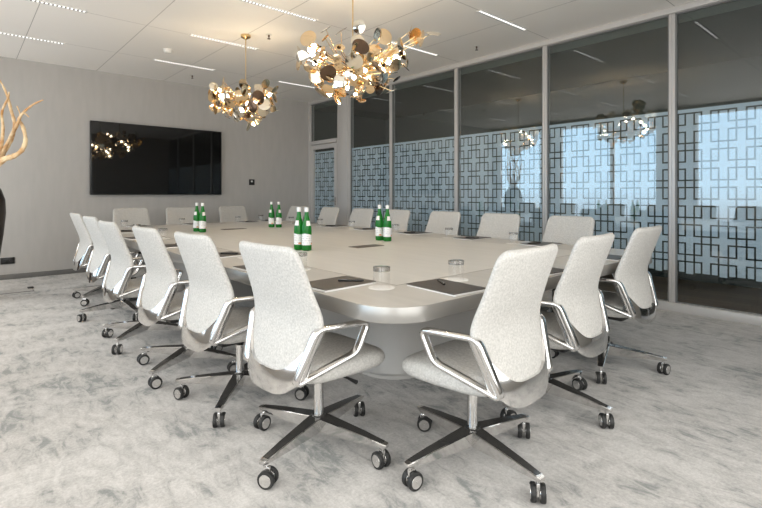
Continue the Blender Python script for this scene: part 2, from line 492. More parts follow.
for y in POSTS[1:-1]:
    o = MB().rbox(XG - 0.022, XG - 0.002, y - PH, y - 0.004, 0.0, H, 0.003).rbox(XG - 0.022, XG - 0.002, y + 0.004, y + PH, 0, H, 0.003).box(XG - 0.015, XG + 0.06, y - PH, y + PH, 0, H).build('trim_%d' % tr_i, M['alu'])
    struct(o, 'silver mullion of the glass partition', 'mullion'); tr_i += 1
o = MB().rbox(XG - 0.055, XG + 0.06, YB, POSTS[1] - PH, 0, 0.085, 0.003).build('trim_%d' % tr_i, M['alu']); struct(o, 'silver bottom rail of the glass partition', 'rail'); tr_i += 1
o = MB().rbox(XG - 0.055, XG + 0.06, YB, YF, H - 0.06, H, 0.003).build('trim_%d' % tr_i, M['alu']); struct(o, 'silver top rail of the glass partition', 'rail'); tr_i += 1
o = MB().rbox(XG - 0.05, XG + 0.06, POSTS[0] - 0.03, YF, 0, H - 0.06, 0.003).build('trim_%d' % tr_i, M['alu']); struct(o, 'silver corner post beside the glass door', 'post'); tr_i += 1
o = MB().rbox(XG - 0.045, XG + 0.05, POSTS[2] + PH, POSTS[1] - PH, 0, H - 0.06, 0.004).build('wall_right', M['alu'])
struct(o, 'solid silver-grey panel between door and glass', 'wall')
o = MB().rbox(XG - 0.05, XG + 0.06, POSTS[1] + PH, POSTS[0] - 0.03, 2.20, 2.27, 0.003).build('trim_%d' % tr_i, M['alu']); struct(o, 'silver transom bar above the glass door', 'rail'); tr_i += 1
glass_bay('window_10', POSTS[1] + PH, POSTS[0] - 0.03, 2.27, H - 0.06, 'dark glass pane above the door', film=False)
dy0, dy1 = POSTS[1] + PH + 0.006, POSTS[0] - 0.036
dr = empty('door_1', (XG, (dy0 + dy1) / 2, 0)); struct(dr, 'glass door with silver frame in the far right corner', 'door')
c = (dy0 + dy1) / 2; hw = (dy1 - dy0) / 2
f = MB()
f.box(-0.03, 0.03, -hw, -hw + 0.085, 0.01, 2.19); f.box(-0.03, 0.03, hw - 0.085, hw, 0.01, 2.19)
f.box(-0.03, 0.03, -hw + 0.085, hw - 0.085, 0.01, 0.11); f.box(-0.03, 0.03, -hw + 0.085, hw - 0.085, 2.10, 2.19)
f.build('door_frame', M['alu'], dr, smooth=False)
MB().box(0, 0.012, -hw + 0.08, hw - 0.08, 0.10, 2.11).build('glass_pane', M['pane'], dr, smooth=False)
fm = film_mesh(c - hw + 0.085, c + hw - 0.085, FZ0, FZ1, 0); fm.v = [(0.0165, v[1] - c, v[2]) for v in fm.v]
fm.build('frosted_film', M['film'], dr, smooth=False)
MB().tube([(-0.03, -hw + 0.045, 1.05), (-0.085, -hw + 0.045, 1.05)], 0.009).tube([(-0.08, -hw + 0.04, 1.05), (-0.08, -hw + 0.17, 1.05)], 0.009).rbox(-0.036, -0.03, -hw + 0.02, -hw + 0.07, 0.97, 1.13, 0.002).build('door_handle', M['chrome'], dr)

# ------------------------------------------------------------------ ceiling fittings
def light_bar():
    root = empty('linear_diffuser')
    f = MB(); L = 0.43
    f.box(-L - 0.012, L + 0.012, -0.036, -0.028, -0.006, 0.0); f.box(-L - 0.012, L + 0.012, 0.028, 0.036, -0.006, 0.0)
    f.box(-L - 0.012, -L, -0.028, 0.028, -0.006, 0); f.box(L, L + 0.012, -0.028, 0.028, -0.006, 0)
    f.build('frame', M['white'], root, smooth=False)
    MB().box(-L, L, -0.028, 0.028, -0.0015, -0.0005).build('slot', M['slot'], root, smooth=False)
    c = MB(); n = 24
    for i in range(n):
        x = -L + (i + 0.5) * 2 * L / n
        c.box(x - 0.009, x + 0.009, -0.013, 0.013, -0.004, -0.0015)
    c.build('light_cells', M['lamp'], root, smooth=False, label='row of glowing white cells')
    return root
proto = light_bar()
first = True
colname = {0.56: 'left', 2.50: 'middle', 4.48: 'right'}
rowname = {1.65: 'nearest', 3.04: 'second', 4.40: 'third', 5.78: 'fourth', 7.20: 'farthest'}
for y in rowname:
    for x in colname:
        if y == 1.65 and x != 4.48: continue
        o = proto if first else copy_tree(proto); first = False
        o.location = (x, y, H)
        tag(o, 'long slim white ceiling light slot, %s row from the camera, %s column' % (rowname[y], colname[x]), 'ceiling light', 'linear ceiling light slots')
sd = empty('smoke_detector', (2.06, 6.58, H)); tag(sd, 'round white smoke detector on the ceiling above the table', 'smoke detector')
MB().lathe([(0.0, 0), (0.06, 0), (0.06, -0.012), (0.056, -0.016)][1:], 24).build('mounting_plate', M['white'], sd)
MB().lathe([(0.052, -0.016), (0.052, -0.035), (0.04, -0.048), (0.015, -0.052)], 24).build('sensor_body', M['white'], sd)
spl = ['small brass sprinkler beside the far chandelier', 'small brass sprinkler near the end wall', 'small brass sprinkler near the glass partition']
sp0 = None
for (x, y), lb in zip([(2.77, 5.16), (2.8, 7.75), (4.99, 3.79)], spl):
    if sp0 is None:
        sp0 = empty('fire_sprinkler')
        MB().lathe([(0.035, 0), (0.035, -0.004), (0.012, -0.006)], 20).build('rose', M['white'], sp0)
        MB().lathe([(0.011, -0.006), (0.011, -0.03), (0.004, -0.034), (0.004, -0.05)], 12).lathe([(0.02, -0.05), (0.02, -0.053)], 16).build('nozzle', M['bronze'], sp0)
        o = sp0
    else: o = copy_tree(sp0)
    o.location = (x, y, H); tag(o, lb, 'sprinkler', 'ceiling sprinklers')

# ------------------------------------------------------------------ chandeliers
disc_mesh = {}
for nm, rr in (('small', 0.040), ('medium', 0.056), ('large', 0.072)):
    for mk in ('gold', 'pale', 'bronze'):
        mb = MB(); n = 20
        loops = []
        for rad, z in ((rr * 0.35, 0.006), (rr * 0.7, 0.0035), (rr, 0), (rr, -0.0016), (rr * 0.7, 0.0019), (rr * 0.35, 0.0044)):
            loops.append([(rad * math.cos(2 * PI * j / n), rad * math.sin(2 * PI * j / n), z) for j in range(n)])
        mb.loft(loops)
        disc_mesh[nm, mk] = mb.mesh('disc', M[mk])
bulb_mesh = MB().lathe([(0.004, -0.024), (0.012, -0.018), (0.016, -0.006), (0.0155, 0.006), (0.010, 0.016), (0.006, 0.022)], 14).mesh('bulb', M['bulb'])
holder_mesh = MB().lathe([(0.008, 0.020), (0.010, 0.026), (0.010, 0.055), (0.005, 0.06)], 12).mesh('lamp_holder', M['brass'])
def chandelier(name, x, y, zc, rad, hgt, ndisc, nbulb, label, seed, stray=False):
    rnd = random.Random(seed)
    root = empty(name, (x, y, H)); tag(root, label, 'chandelier', 'golden disc chandeliers')
    dz = zc - H
    MB().lathe([(0.055, 0), (0.06, -0.004), (0.057, -0.03), (0.02, -0.05), (0.008, -0.056)], 24).build('ceiling_rose', M['brass'], root)
    MB().tube([(0, 0, -0.05), (0, 0, dz - 0.1)], 0.006, 10).build('rod', M['brass'], root)
    fr = MB(); fr.lathe([(0.02, dz - 0.11), (0.035, dz - 0.09), (0.035, dz - 0.05), (0.02, dz - 0.03)], 16)
    hub = Vector((0, 0, dz - 0.07))
    def arm(p, r=0.0028):
        mid = (hub + p) / 2 + Vector((rnd.uniform(-.04, .04), rnd.uniform(-.04, .04), -0.02))
        fr.tube([hub, mid, p], r, 5)
    ga = PI * (3 - math.sqrt(5))
    pts = []
    for i in range(ndisc):
        t = (i + 0.5) / ndisc
        cz = -1 + t * 1.55                       # lower bowl and sides, open at the top
        rxy = math.sqrt(max(0, 1 - cz * cz)); a = i * ga + rnd.uniform(-0.2, 0.2)
        k = rnd.uniform(0.70, 1.06)
        pts.append((Vector((rad * k * rxy * math.cos(a), rad * k * rxy * math.sin(a), dz + hgt * k * cz)), Vector((rxy * math.cos(a), rxy * math.sin(a), cz))))
    if stray:
        for a, b, cc in ((0.40, -0.38, 0.22), (0.44, -0.42, 0.20), (0.52, -0.48, 0.25), (0.38, -0.33, 0.27), (0.42, -0.36, 0.16)):
            pts.append((Vector((a, b, dz + cc)), Vector((0.6, -0.6, 0.3))))
    for p, nrm in pts:
        size = rnd.choices(('small', 'medium', 'large'), (3, 4, 3))[0]
        mk = rnd.choices(('gold', 'pale', 'bronze'), (5, 3, 1.6))[0]
        d = bpy.data.objects.new('disc', disc_mesh[size, mk]); COL.objects.link(d); d.parent = root
        d.location = p
        q = nrm + Vector((rnd.gauss(0, .55), rnd.gauss(0, .55), rnd.gauss(0, .55)))
        d.rotation_euler = q.to_track_quat('Z', 'Y').to_euler()
        arm(p - nrm * 0.004)
    for i in range(nbulb):
        t = (i + 0.5) / nbulb; cz = -0.85 + 1.25 * t; rxy = math.sqrt(1 - cz * cz); a = i * ga * 1.37 + 0.8
        k = rnd.uniform(0.72, 0.9)
        p = Vector((rad * k * rxy * math.cos(a), rad * k * rxy * math.sin(a), dz + hgt * k * cz))
        nrm = Vector((rxy * math.cos(a), rxy * math.sin(a), cz))
        h = bpy.data.objects.new('lamp_holder', holder_mesh); COL.objects.link(h); h.parent = root; h.location = p
        h.rotation_euler = (-nrm).to_track_quat('Z', 'Y').to_euler()
        b = bpy.data.objects.new('bulb', bulb_mesh); COL.objects.link(b); b.parent = h
        b['label'] = 'glowing warm bulb'
        arm(p - nrm * 0.058, 0.004)
    fr.build('arm_frame', M['brass'], root)
    return root
chandelier('disc_chandelier', 2.60, 3.32, 2.36, 0.46, 0.33, 97, 15, 'larger golden disc chandelier hanging nearer the camera, close to the glass', 11, True)
chandelier('disc_chandelier', 2.57, 5.36, 2.34, 0.385, 0.31, 88, 13, 'smaller-looking golden disc chandelier hanging farther away, left of the other', 23)

# ------------------------------------------------------------------ far wall items
tv = empty('flat_screen_tv', (2.52, YF, 1.18)); tag(tv, 'large black flat television hung on the grey end wall', 'television')
MB().rbox(-1.03, 1.03, -0.075, -0.02, 0, 1.135, 0.004).box(-0.3, 0.3, -0.02, 0, 0.3, 0.8).build('casing', M['bezel'], tv)
MB().box(-1.016, 1.016, -0.0765, -0.0748, 0.014, 1.122).build('screen', M['screen'], tv, smooth=False)
th = empty('wall_thermostat', (4.17, YF, 1.415)); tag(th, 'small black thermostat on the end wall right of the television', 'thermostat')  # plain thermostat, not a switch
MB().rbox(-0.055, 0.055, -0.02, 0, -0.055, 0.055, 0.005).build('housing', M['bezel'], th)
MB().box(-0.022, 0.012, -0.0212, -0.0198, 0.0, 0.03).build('display', M['white'], th, smooth=False, label='small pale display')
so = empty('wall_socket', (0.50, YF, 0.26)); tag(so, 'black double socket low on the end wall beside the vase', 'socket')
MB().rbox(-0.08, 0.08, -0.012, 0, -0.045, 0.045, 0.003).build('face_plate', M['bezel'], so)
for x in (-0.038, 0.038): MB().lathe([(0.022, 0), (0.022, 0.003), (0.016, 0.003), (0.016, 0.0005)], 16).xf(Matrix.Translation((x, -0.012, 0)) @ Matrix.Rotation(PI / 2, 4, 'X')).build('outlet', M['black'], so)

# ------------------------------------------------------------------ vase with branches
VX, VY = 0.17, 7.04
va = empty('floor_vase', (VX, VY, 0)); tag(va, 'tall dark brown floor vase at the left picture edge', 'vase')
prof = [(0.10, 0.0), (0.125, 0.01), (0.14, 0.2), (0.175, 0.45), (0.212, 0.72), (0.235, 0.98), (0.228, 1.13), (0.19, 1.25), (0.135, 1.32), (0.115, 1.35), (0.125, 1.375), (0.112, 1.375), (0.10, 1.35), (0.12, 1.30), (0.12, 0.6)]
MB().lathe(prof, 36, caps=(True, True)).build('body', M['vase'], va)
def at_px(px, py, d):
    dx = (px - 381) / FPX; dz = (HORIZON - py) / FPX
    s, c = math.sin(YAW), math.cos(YAW)
    return Vector((d * (s + dx * c), d * (c - dx * s), CAM_H + d * dz))
def smooth_path(pts, k=5):
    out = []
    P = [pts[0]] + pts + [pts[-1]]
    for i in range(1, len(P) - 2):
        for j in range(k):
            t = j / k
            a, b, c, d = P[i - 1], P[i], P[i + 1], P[i + 2]
            out.append(0.5 * ((2 * b) + (c - a) * t + (2 * a - 5 * b + 4 * c - d) * t * t + (3 * b - a - 3 * c + d) * t ** 3))
    out.append(P[-2]); return out
D0 = at_px(-13, 180, 5.4)
br = [([(-16, 178, 0), (-8, 172, -.05), (3, 160, -.1), (14, 156, -.1), (22, 150, -.08), (25.5, 140, -.05), (23, 127, 0), (19, 119, .05), (25, 111, .08), (34, 104, .1), (43, 100, .1)], 0.026),
      ([(-15, 178, .02), (-6, 168, .05), (4, 152, .1), (12, 138, .1), (14.5, 124, .12), (11, 110, .1), (7, 95, .1), (2, 84, .1), (-2, 78, .1)], 0.022),
      ([(-14, 178, -.03), (-6, 160, -.08), (1, 146, -.12), (3, 128, -.15), (2, 112, -.15), (8, 98, -.12), (9, 92, -.1)], 0.02),
      ([(-14, 178, .0), (-4, 166, .0), (5, 148, 0), (12, 134, -.02), (18, 122, -.04), (23, 113, -.06), (29, 117, -.05)], 0.02),
      ([(12, 134, -.02), (17, 126, .0), (20, 115, .03), (17, 106, .03)], 0.011),
      ([(-16, 178, .05), (-24, 160, .1), (-22, 140, .12), (-30, 118, .1), (-28, 95, .1)], 0.022),
      ([(-17, 178, -.05), (-30, 165, -.1), (-42, 150, -.12), (-44, 130, -.1), (-55, 112, -.1)], 0.022),
      ([(-14, 178, .0), (-12, 150, .0), (-16, 125, 0), (-8, 100, .05), (-12, 75, .05)], 0.02)]
tw = empty('dried_branches', (VX, VY, 1.30)); tag(tw, 'pale twisted dried branches standing in the dark floor vase', 'branches')
for pts, r in br:
    ps = [at_px(x, y, 5.4 + d) for x, y, d in pts]
    if r > 0.012:
        ps = [Vector((VX + random.uniform(-.04, .04), VY + random.uniform(-.04, .04), 1.0))] + ps
    ps = smooth_path(ps, 5)
    rs = [max(0.007, 1.45 * r * (1 - 0.8 * i / len(ps)) * random.uniform(0.85, 1.2)) for i in range(len(ps))]
    mb = MB().tube(ps, rs, 8); mb.v = [(a - VX, b - VY, cc - 1.30) for a, b, cc in mb.v]
    mb.build('branch', M['twig'], tw)
# floor box lid
fl = empty('floor_box', (0.50, 7.36, 0)); tag(fl, 'flush carpeted floor box lid with dark rim near the vase', 'floor box')
MB().box(-0.19, 0.19, -0.13, 0.13, 0, 0.004).build('rim', M['base'], fl, smooth=False)
MB().box(-0.18, 0.18, -0.12, 0.12, 0.0038, 0.006).build('lid', M['lid'], fl, smooth=False)
MB().rbox(0.14, 0.20, 0.05, 0.12, 0.006, 0.022, 0.003).build('cable_flap', M['black'], fl)

# ------------------------------------------------------------------ conference table
tb = empty('conference_table', ((TX0 + TX1) / 2, (TY0 + TY1) / 2, 0)); tag(tb, 'large rounded greige conference table in the middle of the room', 'table')
cx, cy = (TX0 + TX1) / 2, (TY0 + TY1) / 2
hx, hy = (TX1 - TX0) / 2, (TY1 - TY0) / 2
out = lambda ins, r: rrect(-hx + ins, hx - ins, -hy + ins, hy - ins, r)
MB().loft([[(*p, TZ - 0.062) for p in out(0.004, 0.226)], [(*p, TZ) for p in out(0.004, 0.226)]]).build('tabletop', M['tabletop'], tb)
e = MB(); lo = []
for ins, r, z in ((0.004, .226, TZ - 0.0665), (0.001, .229, TZ - 0.065), (0, .23, TZ - 0.062), (0, .23, TZ - 0.003), (0.0015, .2285, TZ + 0.0003), (0.005, .225, TZ + 0.0006), (0.005, .225, TZ - 0.01)):
    lo.append([(*p, z) for p in out(ins, r)])
e.loft(lo, (False, False)); e.build('edge_band', M['edge'], tb, label='satin metallic edge band')
S = 0.40
MB().box(-hx + S - 0.004, hx - S + 0.004, -hy + S - 0.004, hy - S + 0.004, TZ - 0.01, TZ + 0.0004).build('seam', M['seam'], tb, smooth=False)
MB().box(-hx + S, hx - S, -hy + S, hy - S, TZ - 0.008, TZ + 0.0009).build('centre_panel', M['tablecentre'], tb, smooth=False, label='slightly lighter centre panel')
for y0, y1 in ((2.15, 3.65), (5.05, 6.55)):
    p = lambda ins, z: [(a - cx, b - cy, z) for a, b in rrect(1.98 + ins, 3.36 - ins, y0 + ins, y1 - ins, 0.28 - ins * 0.5, 10)]
    MB().loft([p(0.03, 0), p(0.03, 0.03), p(0.012, 0.032), p(0, 0.05), p(-0.0, 0.62), p(-0.02, 0.675)]).build('pedestal', M['pedestal'], tb)
sk0 = None
for (x, y), lb in zip(((2.65, 3.19), (2.65, 5.87)), ('dark flush cable lid in the table top, nearer the camera', 'dark flush cable lid in the table top, farther from the camera')):
    if sk0 is None:
        sk0 = empty('cable_lid')
        MB().rbox(-0.065, 0.065, -0.15, 0.15, 0, 0.004, 0.0015).build('lid', M['socket'], sk0)
        MB().box(-0.06, 0.06, -0.003, 0.003, 0.004, 0.0048).build('hinge_slot', M['black'], sk0, smooth=False)
        o = sk0
    else: o = copy_tree(sk0)
    o.location = (x, y, TZ + 0.001); o.rotation_euler = (0, 0, PI / 2); tag(o, lb, 'cable lid', 'table cable lids')

# ------------------------------------------------------------------ conference chair
WT = [(0.34, 0.178), (0.44, 0.208), (0.50, 0.220), (0.56, 0.237), (0.655, 0.266), (0.70, 0.262), (0.78, 0.247), (0.88, 0.240), (1.0, 0.235)]
XT = [(0.34, -0.290), (0.42, -0.284), (0.50, -0.268), (0.58, -0.240), (0.65, -0.222), (0.70, -0.229), (0.80, -0.266), (0.90, -0.304), (1.0, -0.342)]
ZTOP, ZBOT, TH = 0.985, 0.405, 0.05
def back_xy(z, th, off=0.0, w_mul=1.0, t_mul=1.0):
    w = smoothtab(WT, z, 0.02) * w_mul + off; xb = smoothtab(XT, z, 0.03)
    rc = 0.055
    if z > ZTOP - rc and off == 0: w = w - rc + math.sqrt(max(0, rc * rc - (z - ZTOP + rc) ** 2))
    t = TH * t_mul + 2 * off
    c, s = math.cos(th), math.sin(th); n = 3.2
    u = math.copysign(abs(c) ** (2 / n), c); v = math.copysign(abs(s) ** (2 / n), s)
    return (xb + TH / 2 + v * t / 2 + 0.022 * u * u, u * w, u)
def make_chair():
    root = empty('conference_chair')
    F, CH, DK, BK = M['fabric'], M['chrome'], M['darkmetal'], M['black']
    # upholstered back
    zs = [ZBOT + 0.0] + [ZBOT + 0.012 + (ZTOP - 0.06 - ZBOT - 0.012) * i / 22 for i in range(23)] + [ZTOP - 0.06 + 0.06 * math.sin(PI / 2 * i / 7) for i in range(1, 8)]
    loops = []; NT = 40
    for z in zs:
        tm = 1.0
        if z > ZTOP - 0.022: tm = max(0.12, math.sqrt(max(0, 1 - ((z - ZTOP + 0.022) / 0.022) ** 2)))
        if z < ZBOT + 0.01: tm = 0.45
        loops.append([(*back_xy(z, 2 * PI * j / NT, t_mul=tm)[:2], z) for j in range(NT)])
    MB().loft(loops).build('backrest', F, root, angle=60)
    # polished shell under and around the back
    fo = []; fi = []; NP, NV = 56, 9
    for i in range(NP + 1):
        ph = -1 + 2 * i / NP; th = -PI / 2 + ph * (PI / 2 + 0.28)
        ro = []; ri = []
        u = back_xy(0.5, th)[2]
        zu = 0.456 + 0.185 * abs(u) ** 4.0; zl = 0.360 + 0.075 * abs(u) ** 4
        for k in range(NV + 1):
            z = zl + (zu - zl) * k / NV
            x, y, _ = back_xy(z, th, 0.012); ro.append((x, y, z))
            x, y, _ = back_xy(z, th, 0.001); ri.append((x, y, z))
        fo.append(ro + ri[::-1])
    MB().loft(fo).build('back_shell', CH, root, angle=50, label='polished aluminium shell cupping the backrest')
    # arm loops
    for s in (-1, 1):
        pts = [(-0.200, 0.254, 0.645), (0.060, 0.276, 0.636), (0.000, 0.268, 0.512), (-0.272, 0.196, 0.418)]
        P = [Vector((a, s * b, c)) for a, b, c in pts]; path = []
        for i in range(4):
            a, b, c = P[i - 1], P[i], P[(i + 1) % 4]; r = 0.032
            p0 = b + (a - b).normalized() * r; p2 = b + (c - b).normalized() * r
            for k in range(6):
                t = k / 5; path.append(p0 * (1 - t) ** 2 + b * 2 * t * (1 - t) + p2 * t * t)
        loops = []; n = len(path)
        for i, p in enumerate(path):
            t = (path[(i + 1) % n] - path[i - 1]).normalized()
            lat = (Vector((0, 1, 0)) - t * t.y).normalized(); nr = t.cross(lat)
            lp = []
            for a, b in superell(0.0205, 0.0115, 3, 12): lp.append(p + lat * a + nr * b)
            loops.append(lp)
        loops.append(loops[0])
        MB().loft(loops, (False, False)).build('armrest', CH, root, angle=50)
    # seat
    loops = []
    for ins, z in ((0.05, 0.392), (0.018, 0.398), (0.004, 0.415), (0, 0.435), (0.003, 0.455), (0.014, 0.469), (0.035, 0.476), (0.09, 0.479)):
        lp = []
        for a, b in superell(0.245 - ins, 0.25 - ins, 5, 44):
            k = (a + 0.245) / 0.49
            lp.append((a + 0.015, b * (0.86 + 0.14 * min(1, k * 1.6)), z - 0.018 * max(0, k - 0.75) * 4 * (1 if z > 0.42 else 0.3)))
        loops.append(lp)
    MB().loft(loops).build('seat', F, root, angle=60)
    # tilt mechanism, lever, gas column, star base
    MB().rbox(-0.15, 0.10, -0.08, 0.08, 0.345, 0.396, 0.012, 2).build('tilt_mechanism', BK, root)
    MB().tube([(0.03, -0.06, 0.365), (0.04, -0.17, 0.36), (0.045, -0.22, 0.355)], [0.006, 0.006, 0.010], 8).build('height_lever', BK, root)
    MB().lathe([(0.014, 0.30), (0.014, 0.35)], 16).build('piston', BK, root)
    MB().lathe([(0.021, 0.15), (0.0235, 0.152), (0.0235, 0.318), (0.020, 0.322)], 20).build('column', CH, root)
    MB().lathe([(0.018, 0.078), (0.030, 0.085), (0.038, 0.10), (0.038, 0.150), (0.030, 0.158)], 24).build('hub', DK, root)
    return root
def make_leg():
    mb = MB()
    # tapered bar along +X: bright sides, dark polished top
    st = [(0.026, 0.035, 0.154, 0.084), (0.12, 0.031, 0.144, 0.086), (0.25, 0.025, 0.130, 0.090), (0.355, 0.0195, 0.115, 0.094), (0.375, 0.016, 0.112, 0.097)]
    lps = []
    for x, wd, zt, zb in st:
        lps.append([(x, -wd, zt - 0.003), (x, -wd + 0.004, zt), (x, wd - 0.004, zt), (x, wd, zt - 0.003), (x, wd * 0.72, zb), (x, -wd * 0.72, zb)])
    mb.loft(lps)
    n = len(lps[0])
    for i in range(len(lps) - 2):
        mb.m[i * n + 1] = 1
    return mb
def make_caster():
    root_parts = []
    mb = MB()
    for s in (-1, 1):
        pr = [(0.020, -0.010), (0.034, -0.010), (0.0365, -0.006), (0.0365, 0.006), (0.034, 0.010), (0.020, 0.010)]
        mb.join(MB().lathe(pr, 22).xf(Matrix.Translation((-0.012, s * 0.0185, 0.0365)) @ Matrix.Rotation(PI / 2, 4, 'X')))
        h = MB().lathe([(0.0255, -0.0112), (0.026, -0.0105), (0.026, 0.0105), (0.0255, 0.0112)], 20, mi=1).xf(Matrix.Translation((-0.012, s * 0.0185, 0.0365)) @ Matrix.Rotation(PI / 2, 4, 'X'))
        mb.add(h.v, h.f, 1)
    mb.tube([(-0.012, -0.03, 0.0365), (-0.012, 0.03, 0.0365)], 0.006, 8, mi=1)
    mb.rbox(-0.022, 0.010, -0.0075, 0.0075, 0.030, 0.082, 0.004, 2, mi=1)
    mb.lathe([(0.0075, 0.075), (0.0075, 0.100)], 12, mi=1)
    return mb
leg_me = make_leg().mesh('leg', [M['chrome'], M['darkmetal']], angle=30)
cas_me = make_caster().mesh('caster', [M['tyre'], M['chrome']], angle=40)
chair0 = make_chair()
used = [False]
def place_chair(x, y, face, base, label, group, cast=None):
    """face: direction the sitter looks, degrees from +X; base: turn of the star base in the room"""
    c = chair0 if not used[0] else copy_tree(chair0); used[0] = True
    c.location = (x, y, 0); c.rotation_euler = (0, 0, R(face))
    tag(c, label, 'chair', group)
    return c
rnd = random.Random(5)
def add_legs(c, face, base):
    for k in range(4):
        g = bpy.data.objects.new('leg', leg_me); COL.objects.link(g); g.parent = c
        g.rotation_euler = (0, 0, R(base - face) + k * PI / 2)
        w = bpy.data.objects.new('caster', cas_me); COL.objects.link(w); w.parent = g
        w.location = (0.352, 0, 0); w.rotation_euler = (0, 0, rnd.uniform(0, 2 * PI))
ORD = ['nearest', 'second', 'third', 'fourth', 'fifth', 'sixth', 'seventh']
CHAIRS = []
# (x, y, facing, base angle)
LEFT = [(1.275, 1.89, 3, 18), (1.23, 2.64, 3, 48), (1.18, 3.33, 2, 35), (1.15, 4.22, 2, 42), (1.21, 5.22, 2, 5), (1.24, 6.16, 1, 45)]
NEAR = [(1.72, 1.33, 93, -7), (2.49, 1.41, 93, -3), (3.375, 1.465, 91, 20)]
RIGHT = [(4.08, (2.22, 2.98, 3.77, 4.60, 5.32, 6.13, 7.08)[i], 180 + d, b) for i, (d, b) in enumerate(((-3, 10), (2, 40), (0, 25), (-2, 60), (1, 15), (0, 30), (2, 5)))]
FAR = [(1.88, 7.40, -90, 20), (2.61, 7.42, -90, 50), (3.46, 7.42, -88, 10)]
for i, p in enumerate(LEFT): CHAIRS.append(('left', i, p, 'light grey chair seen from behind, %s from the camera on the left side' % ORD[i], 'chairs along the left side'))
for i, p in enumerate(NEAR): CHAIRS.append(('near', i, p, 'light grey chair with chrome arms, %s of three at the near end of the table' % ['leftmost', 'middle', 'rightmost'][i], 'chairs at the near end'))
for i, p in enumerate(RIGHT): CHAIRS.append(('right', i, p, 'light grey chair facing left, %s from the camera along the glass partition' % ORD[i], 'chairs along the glass side'))
for i, p in enumerate(FAR): CHAIRS.append(('far', i, p, 'light grey chair at the far end below the television, %s of three' % ['leftmost', 'middle', 'rightmost'][i], 'chairs at the far end'))
todo = []
for side, i, (x, y, fc, bs), lb, gr in CHAIRS:
    todo.append((place_chair(x, y, fc, bs, lb, gr), fc, bs))
for c, fc, bs in todo: add_legs(c, fc, bs)

# ------------------------------------------------------------------ place settings
pad0 = empty('notepad')
MB().rbox(-0.162, 0.162, -0.118, 0.118, 0, 0.008, 0.001, 1).build('paper_block', M['paper'], pad0, label='white paper block')
MB().rbox(-0.156, 0.166, -0.114, 0.121, 0.008, 0.0115, 0.001, 1).build('cover', M['cover'], pad0, label='dark taupe cover')
pen0 = empty('pen')
MB().xf(Matrix.Identity(4)).lathe([(0.0045, 0), (0.0055, 0.004), (0.0055, 0.085)], 12).xf(Matrix.Translation((-0.065, 0, 0.0056)) @ Matrix.Rotation(PI / 2, 4, 'Y')).build('barrel', M['pen'], pen0)
MB().lathe([(0.0056, 0.085), (0.0056, 0.120), (0.0025, 0.132)], 12).xf(Matrix.Translation((-0.065, 0, 0.0056)) @ Matrix.Rotation(PI / 2, 4, 'Y')).build('grip', M['pen'], pen0)
MB().box(-0.06, -0.02, -0.0015, 0.0015, 0.011, 0.013).build('clip', M['chrome'], pen0, smooth=False, label='chrome clip')
coaster0 = MB().lathe([(0.064, 0), (0.065, 0.001), (0.065, 0.002), (0.063, 0.0025)], 32).build('coaster', M['coaster'])
gl0 = empty('drinking_glass')
MB().lathe([(0.0405, 0.0), (0.0425, 0.0), (0.0425, 0.099), (0.041, 0.102)], 28, caps=(False, False)).lathe([(0.0405, 0.0), (0.040, 0.080)], 28, caps=(False, False)).build('wall', M['tumbler'], gl0)
MB().lathe([(0.040, 0.080), (0.0422, 0.081), (0.0422, 0.100), (0.036, 0.102)], 28).build('base', M['tumblerbase'], gl0, label='thick upturned base')
firsts = dict(pad=True, pen=True, coaster=True, glass=True)
def inst(key, o):
    if firsts[key]: firsts[key] = False; return o
    return copy_tree(o)
where = {'left': 'left side', 'near': 'near end', 'right': 'glass side', 'far': 'far end'}
for side, i, (x, y, fc, bs), lb, gr in CHAIRS:
    if side in ('near', 'far'): rank = ['leftmost', 'middle', 'rightmost'][i]
    else: rank = ORD[i]
    place = {'left': 'the %s left-side chair from the camera', 'right': 'the %s glass-side chair from the camera', 'near': 'the %s chair at the near end', 'far': 'the %s far-end chair below the television'}[side] % rank
    ang = {'left': 0, 'near': 90, 'right': 180, 'far': 270}[side]
    fx, fy = math.cos(R(ang)), math.sin(R(ang)); rx, ry = math.sin(R(ang)), -math.cos(R(ang))
    ex, ey = {'left': (TX0, y), 'near': (x, TY0), 'right': (TX1, y), 'far': (x, TY1)}[side]
    jx, ja = rnd.uniform(-.02, .02), rnd.uniform(-5, 5)
    if side == 'left': ey += 0.06
    if side == 'near': ex += 0.07
    if side == 'right': ey += 0.05
    q = lambda f, r: (ex + fx * f + rx * r, ey + fy * f + ry * r)
    a, b = q(0.182, jx)
    o = inst('pad', pad0); o.location = (a, b, TZ + 0.0008); o.rotation_euler = (0, 0, R(ang + ja))
    tag(o, 'notepad with dark cover before ' + place, 'notepad', 'notepads on the table')
    a, b = q(0.25, jx - (0.05 if i % 2 else -0.03))
    o = inst('pen', pen0); o.location = (a, b, TZ + 0.0123); o.rotation_euler = (0, 0, R(ang + ja - 35 + rnd.uniform(-15, 15)))
    tag(o, 'black pen on the notepad before ' + place, 'pen', 'pens on the notepads')
    a, b = q(0.30, 0.21 + jx)
    o = inst('coaster', coaster0); o.location = (a, b, TZ + 0.0008)
    tag(o, 'white coaster under the tumbler before ' + place, 'coaster', 'coasters on the table')
    o = inst('glass', gl0); o.location = (a, b, TZ + 0.0034)
    tag(o, 'upturned clear tumbler before ' + place, 'glass', 'tumblers on the table')

